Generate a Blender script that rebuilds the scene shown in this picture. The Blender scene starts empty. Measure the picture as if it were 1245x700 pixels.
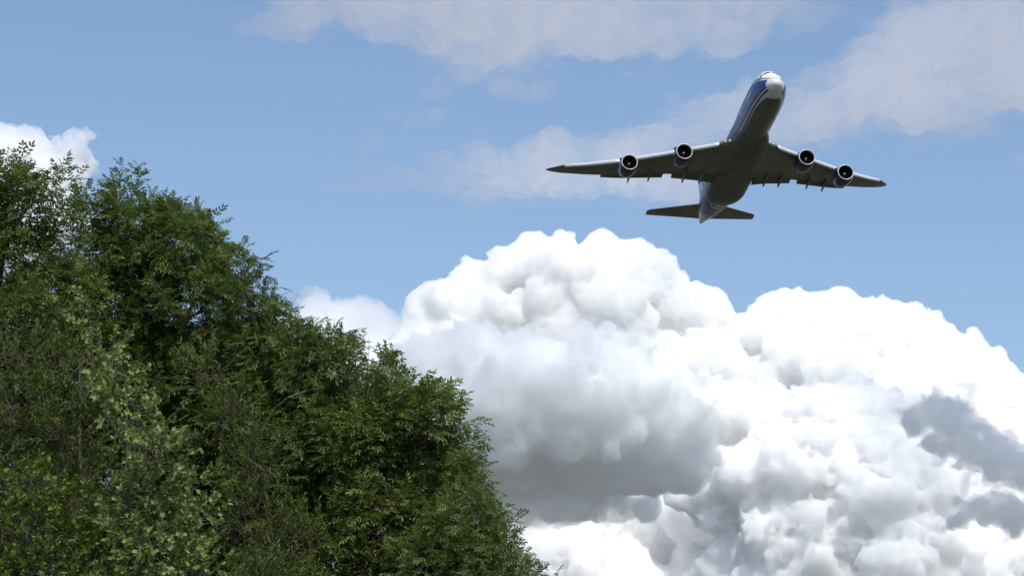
import bpy, bmesh, math, random
import numpy as np
from mathutils import Matrix, Vector, Euler

SC = bpy.context.scene
COL = SC.collection
R = math.radians

# ------------------------------------------------------------------ camera
PITCH = 12.0
cam_d = bpy.data.cameras.new('camera')
cam = bpy.data.objects.new('camera', cam_d)
COL.objects.link(cam)
cam.location = (0, 0, 1.6)
cam.rotation_euler = (R(90 + PITCH), 0, 0)
cam_d.sensor_width = 36
cam_d.lens = 100
cam_d.clip_start = 0.5
cam_d.clip_end = 80000
SC.camera = cam
CM = Matrix.Translation((0, 0, 1.6)) @ Euler((R(90 + PITCH), 0, 0)).to_matrix().to_4x4()

# ------------------------------------------------------------------ light
SUN_EL, SUN_AZ = 54.0, 162.0        # azimuth clockwise from +Y (the view direction)
SUN = 3.6
SKY = 0.142
w = bpy.data.worlds.new('World')
SC.world = w
w.use_nodes = True
nt = w.node_tree
sky = nt.nodes.new('ShaderNodeTexSky')
sky.sky_type = 'NISHITA'
sky.sun_disc = False
sky.sun_elevation = R(SUN_EL)
sky.sun_rotation = R(SUN_AZ)
sky.altitude = 100
sky.air_density = 1.0
sky.dust_density = 1.4
sky.ozone_density = 2.6
bg = nt.nodes['Background']
bg.inputs['Strength'].default_value = SKY
nt.links.new(sky.outputs[0], bg.inputs['Color'])
sd = bpy.data.lights.new('sun', 'SUN')
sd.energy = SUN
sd.angle = R(0.53)
sd.color = (1.0, 0.965, 0.91)
sun = bpy.data.objects.new('sun', sd)
COL.objects.link(sun)
sv = Vector((math.sin(R(SUN_AZ)) * math.cos(R(SUN_EL)), math.cos(R(SUN_AZ)) * math.cos(R(SUN_EL)), math.sin(R(SUN_EL))))
sun.rotation_euler = sv.to_track_quat('Z', 'Y').to_euler()
SC.view_settings.view_transform = 'Standard'
SC.view_settings.look = 'None'
SC.view_settings.exposure = 0.0
SC.view_settings.gamma = 1.0
cy = SC.cycles
cy.max_bounces = 44
cy.diffuse_bounces = 4
cy.glossy_bounces = 3
cy.transmission_bounces = 6
cy.volume_bounces = 40
cy.transparent_max_bounces = 64
cy.volume_step_rate = 1.0

# ------------------------------------------------------------------ helpers
def P(px, py, Y):
    """World point at depth Y (metres along +Y) lying on the sight line of photo pixel (px, py)."""
    d = CM.to_3x3() @ Vector(((px - 622.5) / 3458.0, (350 - py) / 3458.0, -1.0))
    return Vector((0, 0, 1.6)) + d * (Y / d.y)

def mesh_np(name, V, T, smooth=False, color=None, cname='tint', mats=(), mat_idx=None, parent=None, quads=None):
    """One mesh object from numpy vertices (n,3), triangles (m,3) and/or quads (q,4)."""
    me = bpy.data.meshes.new(name)
    V = np.asarray(V, np.float32)
    T = np.asarray(T if T is not None else np.zeros((0, 3)), np.int32).reshape(-1, 3)
    Q = np.asarray(quads if quads is not None else np.zeros((0, 4)), np.int32).reshape(-1, 4)
    me.vertices.add(len(V))
    me.vertices.foreach_set('co', V.ravel())
    loops = np.concatenate([T.ravel(), Q.ravel()]).astype(np.int32)
    me.loops.add(len(loops))
    me.loops.foreach_set('vertex_index', loops)
    n = len(T) + len(Q)
    me.polygons.add(n)
    st = np.concatenate([np.arange(len(T)) * 3, len(T) * 3 + np.arange(len(Q)) * 4]).astype(np.int32)
    me.polygons.foreach_set('loop_start', st)
    for m in mats:
        me.materials.append(m)
    if mat_idx is not None:
        me.polygons.foreach_set('material_index', np.asarray(mat_idx, np.int32))
    me.polygons.foreach_set('use_smooth', np.full(n, smooth, dtype=bool))
    me.update(calc_edges=True)
    if color is not None:
        a = me.color_attributes.new(cname, 'FLOAT_COLOR', 'POINT')
        c = np.ones((len(V), 4), np.float32)
        c[:, :3] = color
        a.data.foreach_set('color', c.ravel())
    o = bpy.data.objects.new(name, me)
    COL.objects.link(o)
    if parent is not None:
        o.parent = parent
    return o

def tag(o, label=None, cat=None, group=None, kind=None):
    if label: o['label'] = label
    if cat: o['category'] = cat
    if group: o['group'] = group
    if kind: o['kind'] = kind
    return o

def empty(name, loc=(0, 0, 0)):
    o = bpy.data.objects.new(name, None)
    o.location = loc
    COL.objects.link(o)
    return o

def mat_new(name):
    m = bpy.data.materials.new(name)
    m.use_nodes = True
    t = m.node_tree
    return m, t, t.nodes['Principled BSDF']

def simple(name, col, rough=0.4, metal=0.0, noise=0.0, nscale=3.0, coat=0.0):
    m, t, b = mat_new(name)
    b.inputs['Roughness'].default_value = rough
    b.inputs['Metallic'].default_value = metal
    b.inputs['Coat Weight'].default_value = coat
    b.inputs['Base Color'].default_value = (*col, 1)
    if noise > 0:
        tc = t.nodes.new('ShaderNodeTexCoord')
        nz = t.nodes.new('ShaderNodeTexNoise')
        nz.inputs['Scale'].default_value = nscale
        nz.inputs['Detail'].default_value = 6
        mp = t.nodes.new('ShaderNodeMapRange')
        mp.inputs[1].default_value = 0.3; mp.inputs[2].default_value = 0.7
        mp.inputs[3].default_value = 1 - noise; mp.inputs[4].default_value = 1 + noise
        mx = t.nodes.new('ShaderNodeMix'); mx.data_type = 'RGBA'; mx.blend_type = 'MULTIPLY'
        mx.inputs[0].default_value = 1.0
        mx.inputs[6].default_value = (*col, 1)
        t.links.new(tc.outputs['Object'], nz.inputs['Vector'])
        t.links.new(nz.outputs['Fac'], mp.inputs[0])
        t.links.new(mp.outputs[0], mx.inputs[7])
        t.links.new(mx.outputs[2], b.inputs['Base Color'])
    return m

# numpy value noise -------------------------------------------------
_rng = np.random.default_rng(11)
_LAT = _rng.random((64, 64, 64)).astype(np.float32)
def vnoise(p):
    """value noise in -1..1 for points (n,3) of any scale"""
    f = np.floor(p); u = (p - f).astype(np.float32); i = f.astype(np.int64) & 63; j = (i + 1) & 63
    u = u * u * u * (u * (u * 6 - 15) + 10)
    x0, y0, z0 = i[:, 0], i[:, 1], i[:, 2]; x1, y1, z1 = j[:, 0], j[:, 1], j[:, 2]
    ux, uy, uz = u[:, 0], u[:, 1], u[:, 2]
    a = _LAT[x0, y0, z0] * (1 - ux) + _LAT[x1, y0, z0] * ux
    b = _LAT[x0, y1, z0] * (1 - ux) + _LAT[x1, y1, z0] * ux
    c = _LAT[x0, y0, z1] * (1 - ux) + _LAT[x1, y0, z1] * ux
    d = _LAT[x0, y1, z1] * (1 - ux) + _LAT[x1, y1, z1] * ux
    return 2 * ((a * (1 - uy) + b * uy) * (1 - uz) + (c * (1 - uy) + d * uy) * uz) - 1
def fbm(p, octv=4, gain=0.5, billow=False):
    s = np.zeros(len(p), np.float32); a = 1.0; q = np.array(p, np.float32); tot = 0
    for k in range(octv):
        n = vnoise(q + 17.3 * k)
        s += a * (np.abs(n) * 2 - 0.7 if billow else n); tot += a
        a *= gain; q = q * 2.03
    return s / tot

# ------------------------------------------------------------------ clouds
def surface_nets(S, org, h):
    """closed surface of S<0 on a regular grid: vertices, quads (wound outward)"""
    nx, ny, nz = S.shape
    neg = S < 0
    cnt = np.zeros((nx - 1, ny - 1, nz - 1), np.int8)
    for a in (0, 1):
        for b in (0, 1):
            for c in (0, 1):
                cnt += neg[a:nx - 1 + a, b:ny - 1 + b, c:nz - 1 + c]
    act = (cnt > 0) & (cnt < 8)
    ci = np.argwhere(act)
    idx = np.full(act.shape, -1, np.int32)
    idx[act] = np.arange(len(ci))
    acc = np.zeros((len(ci), 3), np.float32); n = np.zeros(len(ci), np.float32)
    cor = [(a, b, c) for a in (0, 1) for b in (0, 1) for c in (0, 1)]
    for p in cor:
        for ax in range(3):
            if p[ax]: continue
            q = list(p); q[ax] = 1
            v0 = S[ci[:, 0] + p[0], ci[:, 1] + p[1], ci[:, 2] + p[2]]
            v1 = S[ci[:, 0] + q[0], ci[:, 1] + q[1], ci[:, 2] + q[2]]
            m = (v0 < 0) != (v1 < 0)
            t = np.where(m, v0 / np.where(m, v0 - v1, 1), 0)
            pos = np.tile(np.array(p, np.float32), (len(ci), 1)); pos[:, ax] = t
            acc += pos * m[:, None]; n += m
    V = (ci + acc / n[:, None]) * h + org
    quads = []
    for ax in range(3):
        sl0 = [slice(None)] * 3; sl1 = [slice(None)] * 3
        sl0[ax] = slice(0, -1); sl1[ax] = slice(1, None)
        ch = neg[tuple(sl0)] != neg[tuple(sl1)]
        e = np.argwhere(ch)
        b, c = (ax + 1) % 3, (ax + 2) % 3
        ok = (e[:, b] > 0) & (e[:, c] > 0) & (e[:, b] < S.shape[b] - 1) & (e[:, c] < S.shape[c] - 1)
        e = e[ok]
        def cell(db, dc):
            k = e.copy(); k[:, b] += db; k[:, c] += dc
            return idx[k[:, 0], k[:, 1], k[:, 2]]
        q = np.stack([cell(-1, -1), cell(0, -1), cell(0, 0), cell(-1, 0)], 1)
        flip = ~neg[e[:, 0], e[:, 1], e[:, 2]]
        q[flip] = q[flip][:, ::-1]
        quads.append(q)
    return V, np.concatenate(quads)

def cloud_mat(name, dens, aniso=0.0, col=(1, 1, 1), dens_noise=None):
    m = bpy.data.materials.new(name)
    m.use_nodes = True
    t = m.node_tree
    t.nodes.remove(t.nodes['Principled BSDF'])
    out = t.nodes['Material Output']
    v = t.nodes.new('ShaderNodeVolumeScatter')
    v.inputs['Color'].default_value = (*col, 1)
    v.inputs['Density'].default_value = dens
    v.inputs['Anisotropy'].default_value = aniso
    t.links.new(v.outputs[0], out.inputs['Volume'])
    return m

def build_cloud(name, label, Y, lobes, voxel=3.0, seed=0, mat=None, levels=((26, .42, .62), (11, .38, .6)),
                base=None, noise=(30, 7.0), depth=1.0, fine=(9, 2.0), smin=6.0, flat=1.0):
    """A cumulus: spheres of spheres, unioned on a grid and roughened. lobes: (px, py, radius px, depth offset px)."""
    rg = np.random.default_rng(seed)
    k = Y / 3458.0                                    # metres per photo pixel at that distance
    L = []
    for l in lobes:
        px, py, r = l[:3]; dz = l[3] if len(l) > 3 else rg.uniform(-.5, .5) * r
        c = np.array(P(px, py, Y)) + np.array([0, dz * k, 0])
        L.append((c / k, r))                          # work in units of one photo pixel
    sph = list(L); cur = L
    for cntn, rr, off in levels:
        nxt = []
        for c, r in cur:
            n = max(4, int(cntn * rg.uniform(.7, 1.3)))
            d = rg.normal(size=(n, 3)); d[:, 2] = np.abs(d[:, 2]) * .9 - .35 * rg.random(n)
            d[:, 1] = d[:, 1] * .8 - .25
            d /= np.linalg.norm(d, axis=1)[:, None]
            for q in d:
                s = r * rr * rg.uniform(.55, 1.25)
                nxt.append((c + q * (r * 1.04 - s * (1 - off) * .9), s))
        sph += nxt; cur = nxt
    C = np.array([c for c, r in sph]); Rr = np.array([r for c, r in sph])
    pad = 14
    lo = (C - Rr[:, None]).min(0) - pad; hi = (C + Rr[:, None]).max(0) + pad
    dims = np.ceil((hi - lo) / voxel).astype(int) + 1
    S = np.full(dims, 40.0, np.float32)
    ax = [lo[i] + np.arange(dims[i]) * voxel for i in range(3)]
    order = np.argsort(-Rr)
    for n in order:
        c, r = C[n], Rr[n]
        a = [slice(max(0, int((c[i] - r - pad - lo[i]) / voxel)), int((c[i] + r + pad - lo[i]) / voxel) + 2) for i in range(3)]
        X = ax[0][a[0]][:, None, None] - c[0]; Yy = ax[1][a[1]][None, :, None] - c[1]; Z = ax[2][a[2]][None, None, :] - c[2]
        d = np.sqrt(X * X + Yy * Yy + Z * Z) - r
        old = S[a[0], a[1], a[2]]
        hh = np.maximum(smin - np.abs(old - d), 0) / smin
        S[a[0], a[1], a[2]] = np.minimum(old, d) - hh * hh * smin * .25
    near = np.argwhere(np.abs(S) < 22)
    pts = (near * voxel + lo).astype(np.float32)
    add = np.zeros(len(pts), np.float32)
    if noise[1]: add += fbm(pts / noise[0] + seed, 3, .5) * noise[1]
    if fine[1]: add += fbm(pts / fine[0] + seed * 3 + 5, 3, .6, billow=True) * fine[1]
    S[near[:, 0], near[:, 1], near[:, 2]] += add
    if base is not None:
        bz = np.array(P(622, base, Y))[2] / k
        g = np.argwhere(np.ones(dims[:2], bool)) * voxel + lo[:2]
        und = fbm(np.c_[g / 40, np.full(len(g), seed)], 3).reshape(dims[0], dims[1]) * 11 + fbm(np.c_[g / 15, np.full(len(g), seed + 9)], 3).reshape(dims[0], dims[1]) * 9
        S = np.maximum(S, (bz + und[:, :, None]) - ax[2][None, None, :])
    S[0], S[-1], S[:, 0], S[:, -1], S[:, :, 0], S[:, :, -1] = 5, 5, 5, 5, 5, 5
    V, Q = surface_nets(S, lo, voxel)
    V = V * k
    ctr = np.array([V[:, 0].mean(), V[:, 1].mean(), V[:, 2].min()])
    o = mesh_np(name, V - ctr, None, quads=Q, mats=[mat], smooth=True)
    o.location = ctr
    tag(o, label, 'cloud', 'clouds in the sky')
    return o

def build_sheet(name, label, H, blobs, mat, thick=60.0, seed=0, step=10.0, wob=.95, fr=1.0):
    """A flat-lying cloud layer at height H: thickness swells in blobs (px, py, rx px, ry px, weight) and thins out to nothing."""
    cs = []
    gains = [(b[5] if len(b) > 5 else 0) for b in blobs]
    for px, py, rx, ry, wt in [b[:5] for b in blobs]:
        def at(qx, qy):
            d = CM.to_3x3() @ Vector(((qx - 622.5) / 3458.0, (350 - qy) / 3458.0, -1.0))
            return np.array(Vector((0, 0, 1.6)) + d * ((H - 1.6) / d.z))
        c = at(px, py); e = at(px + rx, py); f = at(px, py - ry)
        cs.append((c[0], c[1], abs(e[0] - c[0]), abs(f[1] - c[1]), wt))
    A = np.array(cs)
    x0, x1 = (A[:, 0] - 1.6 * A[:, 2]).min(), (A[:, 0] + 1.6 * A[:, 2]).max()
    y0, y1 = (A[:, 1] - 1.6 * A[:, 3]).min(), (A[:, 1] + 1.6 * A[:, 3]).max()
    gx = np.arange(x0, x1, step); gy = np.arange(y0, y1, step)
    X, Y = np.meshgrid(gx, gy, indexing='ij')
    F = np.zeros_like(X); G = np.ones_like(X)
    for (cx, cy_, rx, ry, wt), gn in zip(cs, gains):
        q = ((X - cx) / rx) ** 2 + ((Y - cy_) / ry) ** 2
        F = F + wt * np.exp(-q * .85); G = G + gn * np.exp(-q * q)
    p = np.c_[X.ravel() / 210, Y.ravel() / 420, np.full(X.size, seed * 3.1)]
    n1 = fbm(p * fr, 7, .62).reshape(X.shape); n2 = fbm(p * 2.7 * fr + 9, 5, .6).reshape(X.shape)
    n3 = fbm(p * np.array([9, 5, 1]) * fr + 3, 4, .65).reshape(X.shape)
    p3 = fbm(p * 1.2 * fr + 31, 4, .6).reshape(X.shape)
    T = F + wob * (n1 * 1.05 + n2 * .85) - .30
    T = np.where(T > 0, T, 0)
    T = np.minimum(T, 1.7); T = T * T / (.75 + T) * np.clip(.8 + .6 * n2 + .5 * p3 + .75 * n3, .12, 1.7) * G
    top = H + thick * T * (.55 + .25 * n2) ; bot = H - thick * T * (.45 + .25 * p3)
    on = T > 1e-4
    cell = on[:-1, :-1] | on[1:, :-1] | on[:-1, 1:] | on[1:, 1:]
    nx, ny = X.shape
    id_ = np.arange(nx * ny).reshape(nx, ny)
    a = id_[:-1, :-1][cell]; b = id_[1:, :-1][cell]; c = id_[1:, 1:][cell]; d = id_[:-1, 1:][cell]
    eps = 0.02
    V = np.concatenate([np.c_[X.ravel(), Y.ravel(), top.ravel() + eps], np.c_[X.ravel(), Y.ravel(), bot.ravel() - eps]])
    N = nx * ny
    Q = [np.stack([a, b, c, d], 1), np.stack([d, c, b, a], 1) + N]
    # close the rim
    ed = {}
    E = np.concatenate([np.stack(s, 1) for s in ((a, b), (b, c), (c, d), (d, a))])
    key = E[:, 0].astype(np.int64) * N + E[:, 1]; rev = E[:, 1].astype(np.int64) * N + E[:, 0]
    rim = E[~np.isin(key, rev)]
    Q.append(np.stack([rim[:, 1], rim[:, 0], rim[:, 0] + N, rim[:, 1] + N], 1))
    Q = np.concatenate(Q)
    us = np.unique(Q); mp = np.full(2 * N, -1, np.int64); mp[us] = np.arange(len(us))
    V = V[us]; Q = mp[Q]
    ctr = np.array([V[:, 0].mean(), V[:, 1].mean(), H])
    o = mesh_np(name, V - ctr, None, quads=Q, mats=[mat], smooth=True)
    o.location = ctr
    tag(o, label, 'cloud', 'clouds in the sky')
    return o

# ------------------------------------------------------------------ ground
def make_ground():
    m, t, b = mat_new('meadow')
    tc = t.nodes.new('ShaderNodeTexCoord'); nz = t.nodes.new('ShaderNodeTexNoise')
    nz.inputs['Scale'].default_value = 0.02; nz.inputs['Detail'].default_value = 12
    cr = t.nodes.new('ShaderNodeValToRGB')
    cr.color_ramp.elements[0].position = .35; cr.color_ramp.elements[0].color = (.036, .042, .026, 1)
    cr.color_ramp.elements[1].position = .65; cr.color_ramp.elements[1].color = (.068, .07, .045, 1)
    t.links.new(tc.outputs['Object'], nz.inputs['Vector']); t.links.new(nz.outputs['Fac'], cr.inputs[0])
    t.links.new(cr.outputs[0], b.inputs['Base Color']); b.inputs['Roughness'].default_value = .95
    n = 96
    V = [(0, 0, 0)]; T = []
    rad = [20, 80, 300, 1200, 5000, 20000, 40000]
    for r in rad:
        for i in range(n):
            a = 2 * math.pi * i / n; V.append((r * math.cos(a), r * math.sin(a), 0))
    for i in range(n): T.append((0, 1 + i, 1 + (i + 1) % n))
    Q = []
    for k in range(len(rad) - 1):
        for i in range(n):
            j = (i + 1) % n; s = 1 + k * n
            Q.append((s + i, s + n + i, s + n + j, s + j))
    m2, t, b = mat_new('bounce_fields')  # unseen far ground, made paler to bounce light onto the cloud bases
    tc = t.nodes.new('ShaderNodeTexCoord'); vo = t.nodes.new('ShaderNodeTexVoronoi'); vo.inputs['Scale'].default_value = .004
    cr = t.nodes.new('ShaderNodeValToRGB')
    cr.color_ramp.elements[0].color = (.07, .08, .066, 1); cr.color_ramp.elements[1].color = (.19, .185, .17, 1)
    t.links.new(tc.outputs['Object'], vo.inputs['Vector']); t.links.new(vo.outputs['Color'], cr.inputs[0])
    t.links.new(cr.outputs[0], b.inputs['Base Color']); b.inputs['Roughness'].default_value = .95
    mi = [0] * len(T) + [0 if k < 3 else 1 for k in range(len(rad) - 1) for i in range(n)]
    o = mesh_np('ground', V, T, quads=Q, mats=[m, m2], mat_idx=mi)
    tag(o, 'grass meadow below the trees, under the frame', 'ground', kind='structure')
make_ground()

# ---- the clouds themselves
LIL = (.9955, .9935, 1.0)  # lilac shade tone put into the scatter colour
dense = cloud_mat('cloud_white', .082, 0.0, (.992, .990, .994))
front_m = cloud_mat('cloud_front', .07, 0.0, LIL)
mid_m = cloud_mat('cloud_mid', .10, 0.0, (.985, .983, .992))  # greyed scatter colour stands in for shading on this heap
shelf_m = cloud_mat('cloud_shelf', .05, 0.2, LIL)
far_m = cloud_mat('cloud_far', .02, 0.3, LIL)
scrap_m = cloud_mat('cloud_scrap', .055, 0.3, LIL)
left_m = cloud_mat('cloud_soft', .03, 0.0, (.995, .99, 1))
sheet_m = cloud_mat('cloud_layer', .009, 0.6, (.97, .905, 1.0))

def make_clouds():
    main = [(545, 396, 42), (585, 388, 46), (612, 352, 44), (645, 333, 42), (690, 342, 44), (738, 338, 42), (770, 342, 38), (795, 362, 30), (700, 420, 95, 20),
            (815, 396, 48), (848, 388, 30), (556, 470, 76), (820, 490, 80), (922, 420, 38), (962, 398, 38), (1012, 404, 40),
            (1060, 408, 40), (1105, 428, 42), (1150, 448, 42), (1190, 466, 40), (1222, 500, 38), (1010, 480, 90, 10), (1120, 525, 95, 10),
            (1262, 565, 60), (760, 520, 100, 10), (890, 545, 95, 20), (640, 560, 110, 40), (780, 640, 110), (940, 650, 120), (1100, 650, 120), (1250, 660, 100), (620, 690, 110),
            (700, 740, 120), (850, 760, 120), (1000, 770, 120), (1150, 770, 120), (1300, 740, 120)]
    build_cloud('cumulus_cloud', 'huge brilliant white cumulus cloud towering behind the greyer ones on the right', 6200, main, 2.3, 3, dense, noise=(26, 8.5), fine=(13, 4.4), smin=5.5)
    left = [(345, 422, 40), (380, 402, 38), (425, 400, 36), (455, 425, 36), (300, 470, 60), (400, 480, 70), (470, 480, 60), (350, 560, 90), (480, 570, 80)]
    build_cloud('cumulus_cloud', 'pale grey-white cloud rising right behind the sloping treetops', 7400, left, 3.0, 8, far_m, noise=(34, 12), smin=8, fine=(14, 6))
    front = [(515, 468, 46, 0), (575, 458, 44, -10), (640, 462, 46, -30), (695, 455, 40, -30), (745, 445, 34, -20), (765, 485, 44, -40), (805, 530, 42, -20), (838, 560, 26, 0),
             (545, 520, 58, 0), (620, 522, 62, -60), (700, 520, 62, -60), (470, 540, 70, 40), (560, 560, 50, 35), (640, 566, 48, 45), (720, 563, 46, 45), (785, 573, 36, 35), (830, 580, 24, 30)]
    build_cloud('cumulus_cloud', 'grey cumulus cloud with a flat dark base just right of the trees', 4500, front, 3.0, 21, front_m, base=598, noise=(30, 16), smin=7, fine=(13, 8))
    shelf = [(600, 612, 28), (640, 608, 30), (680, 610, 30), (720, 612, 28), (755, 616, 20), (782, 622, 13), (560, 614, 32), (520, 614, 32)]
    build_cloud('cumulus_cloud', 'thin dark shelf of cloud hanging right below the flat-based grey cumulus', 4610, shelf, 3.0, 27, shelf_m, base=640, noise=(24, 16), smin=10, fine=(12, 7), levels=((18, .5, .6),))
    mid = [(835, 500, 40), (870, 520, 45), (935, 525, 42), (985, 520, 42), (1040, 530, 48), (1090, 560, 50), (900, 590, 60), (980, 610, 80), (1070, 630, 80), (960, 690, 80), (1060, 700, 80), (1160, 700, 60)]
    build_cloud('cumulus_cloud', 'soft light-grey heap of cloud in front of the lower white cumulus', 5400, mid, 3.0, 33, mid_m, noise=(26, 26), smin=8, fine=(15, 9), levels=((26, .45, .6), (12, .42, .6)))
    sc1 = [(1112, 512, 16), (1135, 505, 20), (1160, 520, 24), (1188, 545, 26), (1215, 560, 26), (1245, 572, 26), (1145, 545, 18), (1275, 575, 30)]
    build_cloud('scrap_cloud', 'ragged dark slate cloud scrap before the white cumulus at the right edge', 3900, sc1, 2.5, 41, scrap_m, noise=(17, 17), smin=4, fine=(8, 6), levels=((18, .5, .6), (7, .4, .6)))
    sc2 = [(1172, 628, 16), (1200, 622, 20), (1235, 625, 22), (1270, 628, 26)]
    build_cloud('scrap_cloud', 'small dim scrap of cloud, the lower one near the right edge', 3900, sc2, 2.5, 45, scrap_m, noise=(17, 15), smin=4, fine=(8, 6), levels=((18, .5, .6),))
    lft = [(-5, 180, 26), (28, 186, 26), (58, 190, 20), (84, 186, 18), (100, 172, 12), (104, 196, 10), (60, 225, 34), (10, 240, 40), (70, 280, 34), (30, 310, 40), (-30, 220, 50), (-60, 300, 60)]
    build_cloud('cumulus_cloud', 'small white cloud glowing through the top left treetop', 5600, lft, 2.5, 52, left_m, noise=(26, 13), smin=5, fine=(13, 9))
    # the layer: bands lying flat at 1500 m; sh() places an added, unseen patch between the sun and a lower cloud
    def shade_blob(px, py, Y, rx, ry, wt, H=1500, g=3.0):
        q = P(px, py, Y); q = q + sv * ((H - q.z) / sv.z)
        d = CM.to_3x3().inverted() @ (q - Vector((0, 0, 1.6)))
        return (622.5 + 3458 * d.x / -d.z, 350 - 3458 * d.y / -d.z, rx, ry, wt, g)
    top = [(400, 10, 110, 34, .7), (480, 20, 100, 50, .8), (560, 5, 120, 50, 1.0), (600, 50, 70, 40, .7), (555, 95, 60, 26, .6), (660, -20, 160, 50, 1.1), (740, 40, 95, 45, 1.0), (860, 20, 130, 45, 1.0), (970, 25, 100, 50, .9), (640, 108, 70, 16, .5),
           (520, -70, 200, 60, 1.2), (760, -80, 240, 60, 1.2), (600, -160, 220, 70, 1.4), (820, -170, 220, 70, 1.3), (1060, -120, 200, 80, 1.2),  # unseen stretch of the band, added to shade the front cloud
           shade_blob(600, 612, 4420, 200, 17, 1.2, 1500, .7), shade_blob(760, 605, 4420, 170, 15, 1.2, 1500, .7), shade_blob(840, 570, 4450, 50, 12, 1.2, 1500, .8)]  # thicker unseen patches, added to darken the front cloud's base
    build_sheet('layer_cloud', 'lilac grey cloud band running along the top edge above the aircraft', 1500, top, sheet_m, 85, 2)
    rgt = [(1240, 15, 110, 55, 1.0), (1150, 25, 60, 26, .7), (1260, 105, 150, 55, 1.2), (1130, 115, 110, 45, 1.1), (1000, 128, 120, 40, 1.0), (870, 140, 80, 30, .8), (1060, 85, 60, 24, .6), (1250, -60, 150, 60, 1.2), (1120, 60, 90, 30, .8),
           (1300, -160, 200, 80, 1.3), (1350, -280, 200, 90, 1.3), shade_blob(1130, 520, 3900, 160, 40, 1.6, 1560, 7), shade_blob(1220, 570, 3900, 180, 40, 1.6, 1560, 7), shade_blob(1200, 620, 3900, 180, 40, 1.6, 1560, 7)]  # last three: thick unseen patches added to shade the scraps
    build_sheet('layer_cloud', 'grey cloud band to the right of the jet nose, reaching the right edge', 1560, rgt, sheet_m, 85, 7)
    low = [(520, 222, 90, 18, .85), (620, 212, 100, 24, 1.0), (720, 200, 95, 26, 1.0), (785, 172, 60, 24, .8), (830, 225, 60, 20, .8), (690, 178, 90, 20, .7), (770, 225, 80, 16, .7)]
    build_sheet('layer_cloud', 'thin pinkish grey cloud streak crossing behind the wing that points left', 1500, low, sheet_m, 75, 13)
    tiny = [(1243, 195, 14, 11, 1.1)]
    build_sheet('layer_cloud', 'tiny faint cloud wisp at the right edge below the grey band', 1500, tiny, sheet_m, 50, 17, wob=.3)
make_clouds()

# ------------------------------------------------------------------ trees
def leaf_mat(name, dark, light, spec=.35, trans=.25, rough=.5, yellow=(.16, .14, .02)):
    m, t, b = mat_new(name)
    at = t.nodes.new('ShaderNodeAttribute'); at.attribute_name = 'tint'
    sp = t.nodes.new('ShaderNodeSeparateColor')
    cr = t.nodes.new('ShaderNodeValToRGB')
    e = cr.color_ramp.elements
    e[0].position = 0; e[0].color = (*dark, 1)
    e[1].position = .9; e[1].color = (*light, 1)
    x = e.new(.985); x.color = (*light, 1)
    y = e.new(1.0); y.color = (*yellow, 1)
    b.inputs['Roughness'].default_value = rough
    b.inputs['Specular IOR Level'].default_value = spec
    tr = t.nodes.new('ShaderNodeBsdfTranslucent')
    mx = t.nodes.new('ShaderNodeMixShader'); mx.inputs[0].default_value = trans
    hs = t.nodes.new('ShaderNodeHueSaturation'); hs.inputs['Value'].default_value = 1.5; hs.inputs['Saturation'].default_value = 1.1; hs.inputs['Hue'].default_value = .485
    t.links.new(at.outputs['Color'], sp.inputs[0]); t.links.new(sp.outputs[0], cr.inputs[0])
    t.links.new(cr.outputs[0], b.inputs['Base Color']); t.links.new(cr.outputs[0], hs.inputs['Color'])
    t.links.new(hs.outputs[0], tr.inputs['Color'])
    t.links.new(b.outputs[0], mx.inputs[1]); t.links.new(tr.outputs[0], mx.inputs[2])
    t.links.new(mx.outputs[0], t.nodes['Material Output'].inputs['Surface'])
    return m

def norm(v):
    return v / (np.linalg.norm(v, axis=-1, keepdims=True) + 1e-9)

def leaflet(c, d, L, W, up, fold=.22, droop=.15):
    """one pointed leaflet: base c, direction d, 6 vertices, 6 triangles folded along the midrib"""
    s = np.cross(d, up); s /= np.linalg.norm(s) + 1e-9
    n = np.cross(s, d)
    v = [c, c + d * L * .35 + s * W * .5 + n * fold * W, c + d * L * .35 - s * W * .5 + n * fold * W,
         c + d * L * .72 + s * W * .36 + n * (fold * W * .6 - droop * L * .35), c + d * L * .72 - s * W * .36 + n * (fold * W * .6 - droop * L * .35),
         c + d * L - n * droop * L, c + d * L * .5 - n * droop * L * .1]
    t = [(0, 1, 6), (0, 6, 2), (1, 3, 6), (2, 6, 4), (3, 5, 6), (4, 6, 5)]
    return v, t

def pinnate(rg, pairs=4, L=1.0, ll=.40, lw=.14, curl=.25):
    """compound leaf of unit length along +Y, face up +Z"""
    V = []; T = []
    def add(v, t):
        o = len(V); V.extend(v); T.extend([tuple(i + o for i in q) for q in t])
    def rach(s): return np.array([0.03 * math.sin(s * 3), s, -curl * s * s])
    pr = rach(.02)
    for s in (.35, .68, 1.0):
        q = rach(s); a = np.array([.008, 0, 0])
        add([pr - a, pr + a, q + a, q - a], [(0, 1, 2), (0, 2, 3)]); pr = q
    for i in range(pairs):
        s = .3 + .6 * i / max(1, pairs - 1); c = rach(s)
        for sg in (-1, 1):
            an = R(rg.uniform(48, 68) - 14 * i / pairs)
            d = np.array([sg * math.sin(an), math.cos(an), rg.uniform(-.35, .05) - .5 * curl * s]); d /= np.linalg.norm(d)
            up = np.array([rg.uniform(-.25, .25), rg.uniform(-.2, .2), 1.0])
            k = ll * rg.uniform(.85, 1.15) * (1 - .18 * abs(i - pairs * .45) / pairs)
            v, t = leaflet(c, d, k, lw * rg.uniform(.85, 1.15), up); add(v, t)
    c = rach(1.0); v, t = leaflet(c, np.array([0, .9, -.35]) / np.linalg.norm([0, .9, -.35]), ll, lw, np.array([0, .3, 1.])); add(v, t)
    return np.array(V, np.float32), np.array(T, np.int32)

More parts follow.
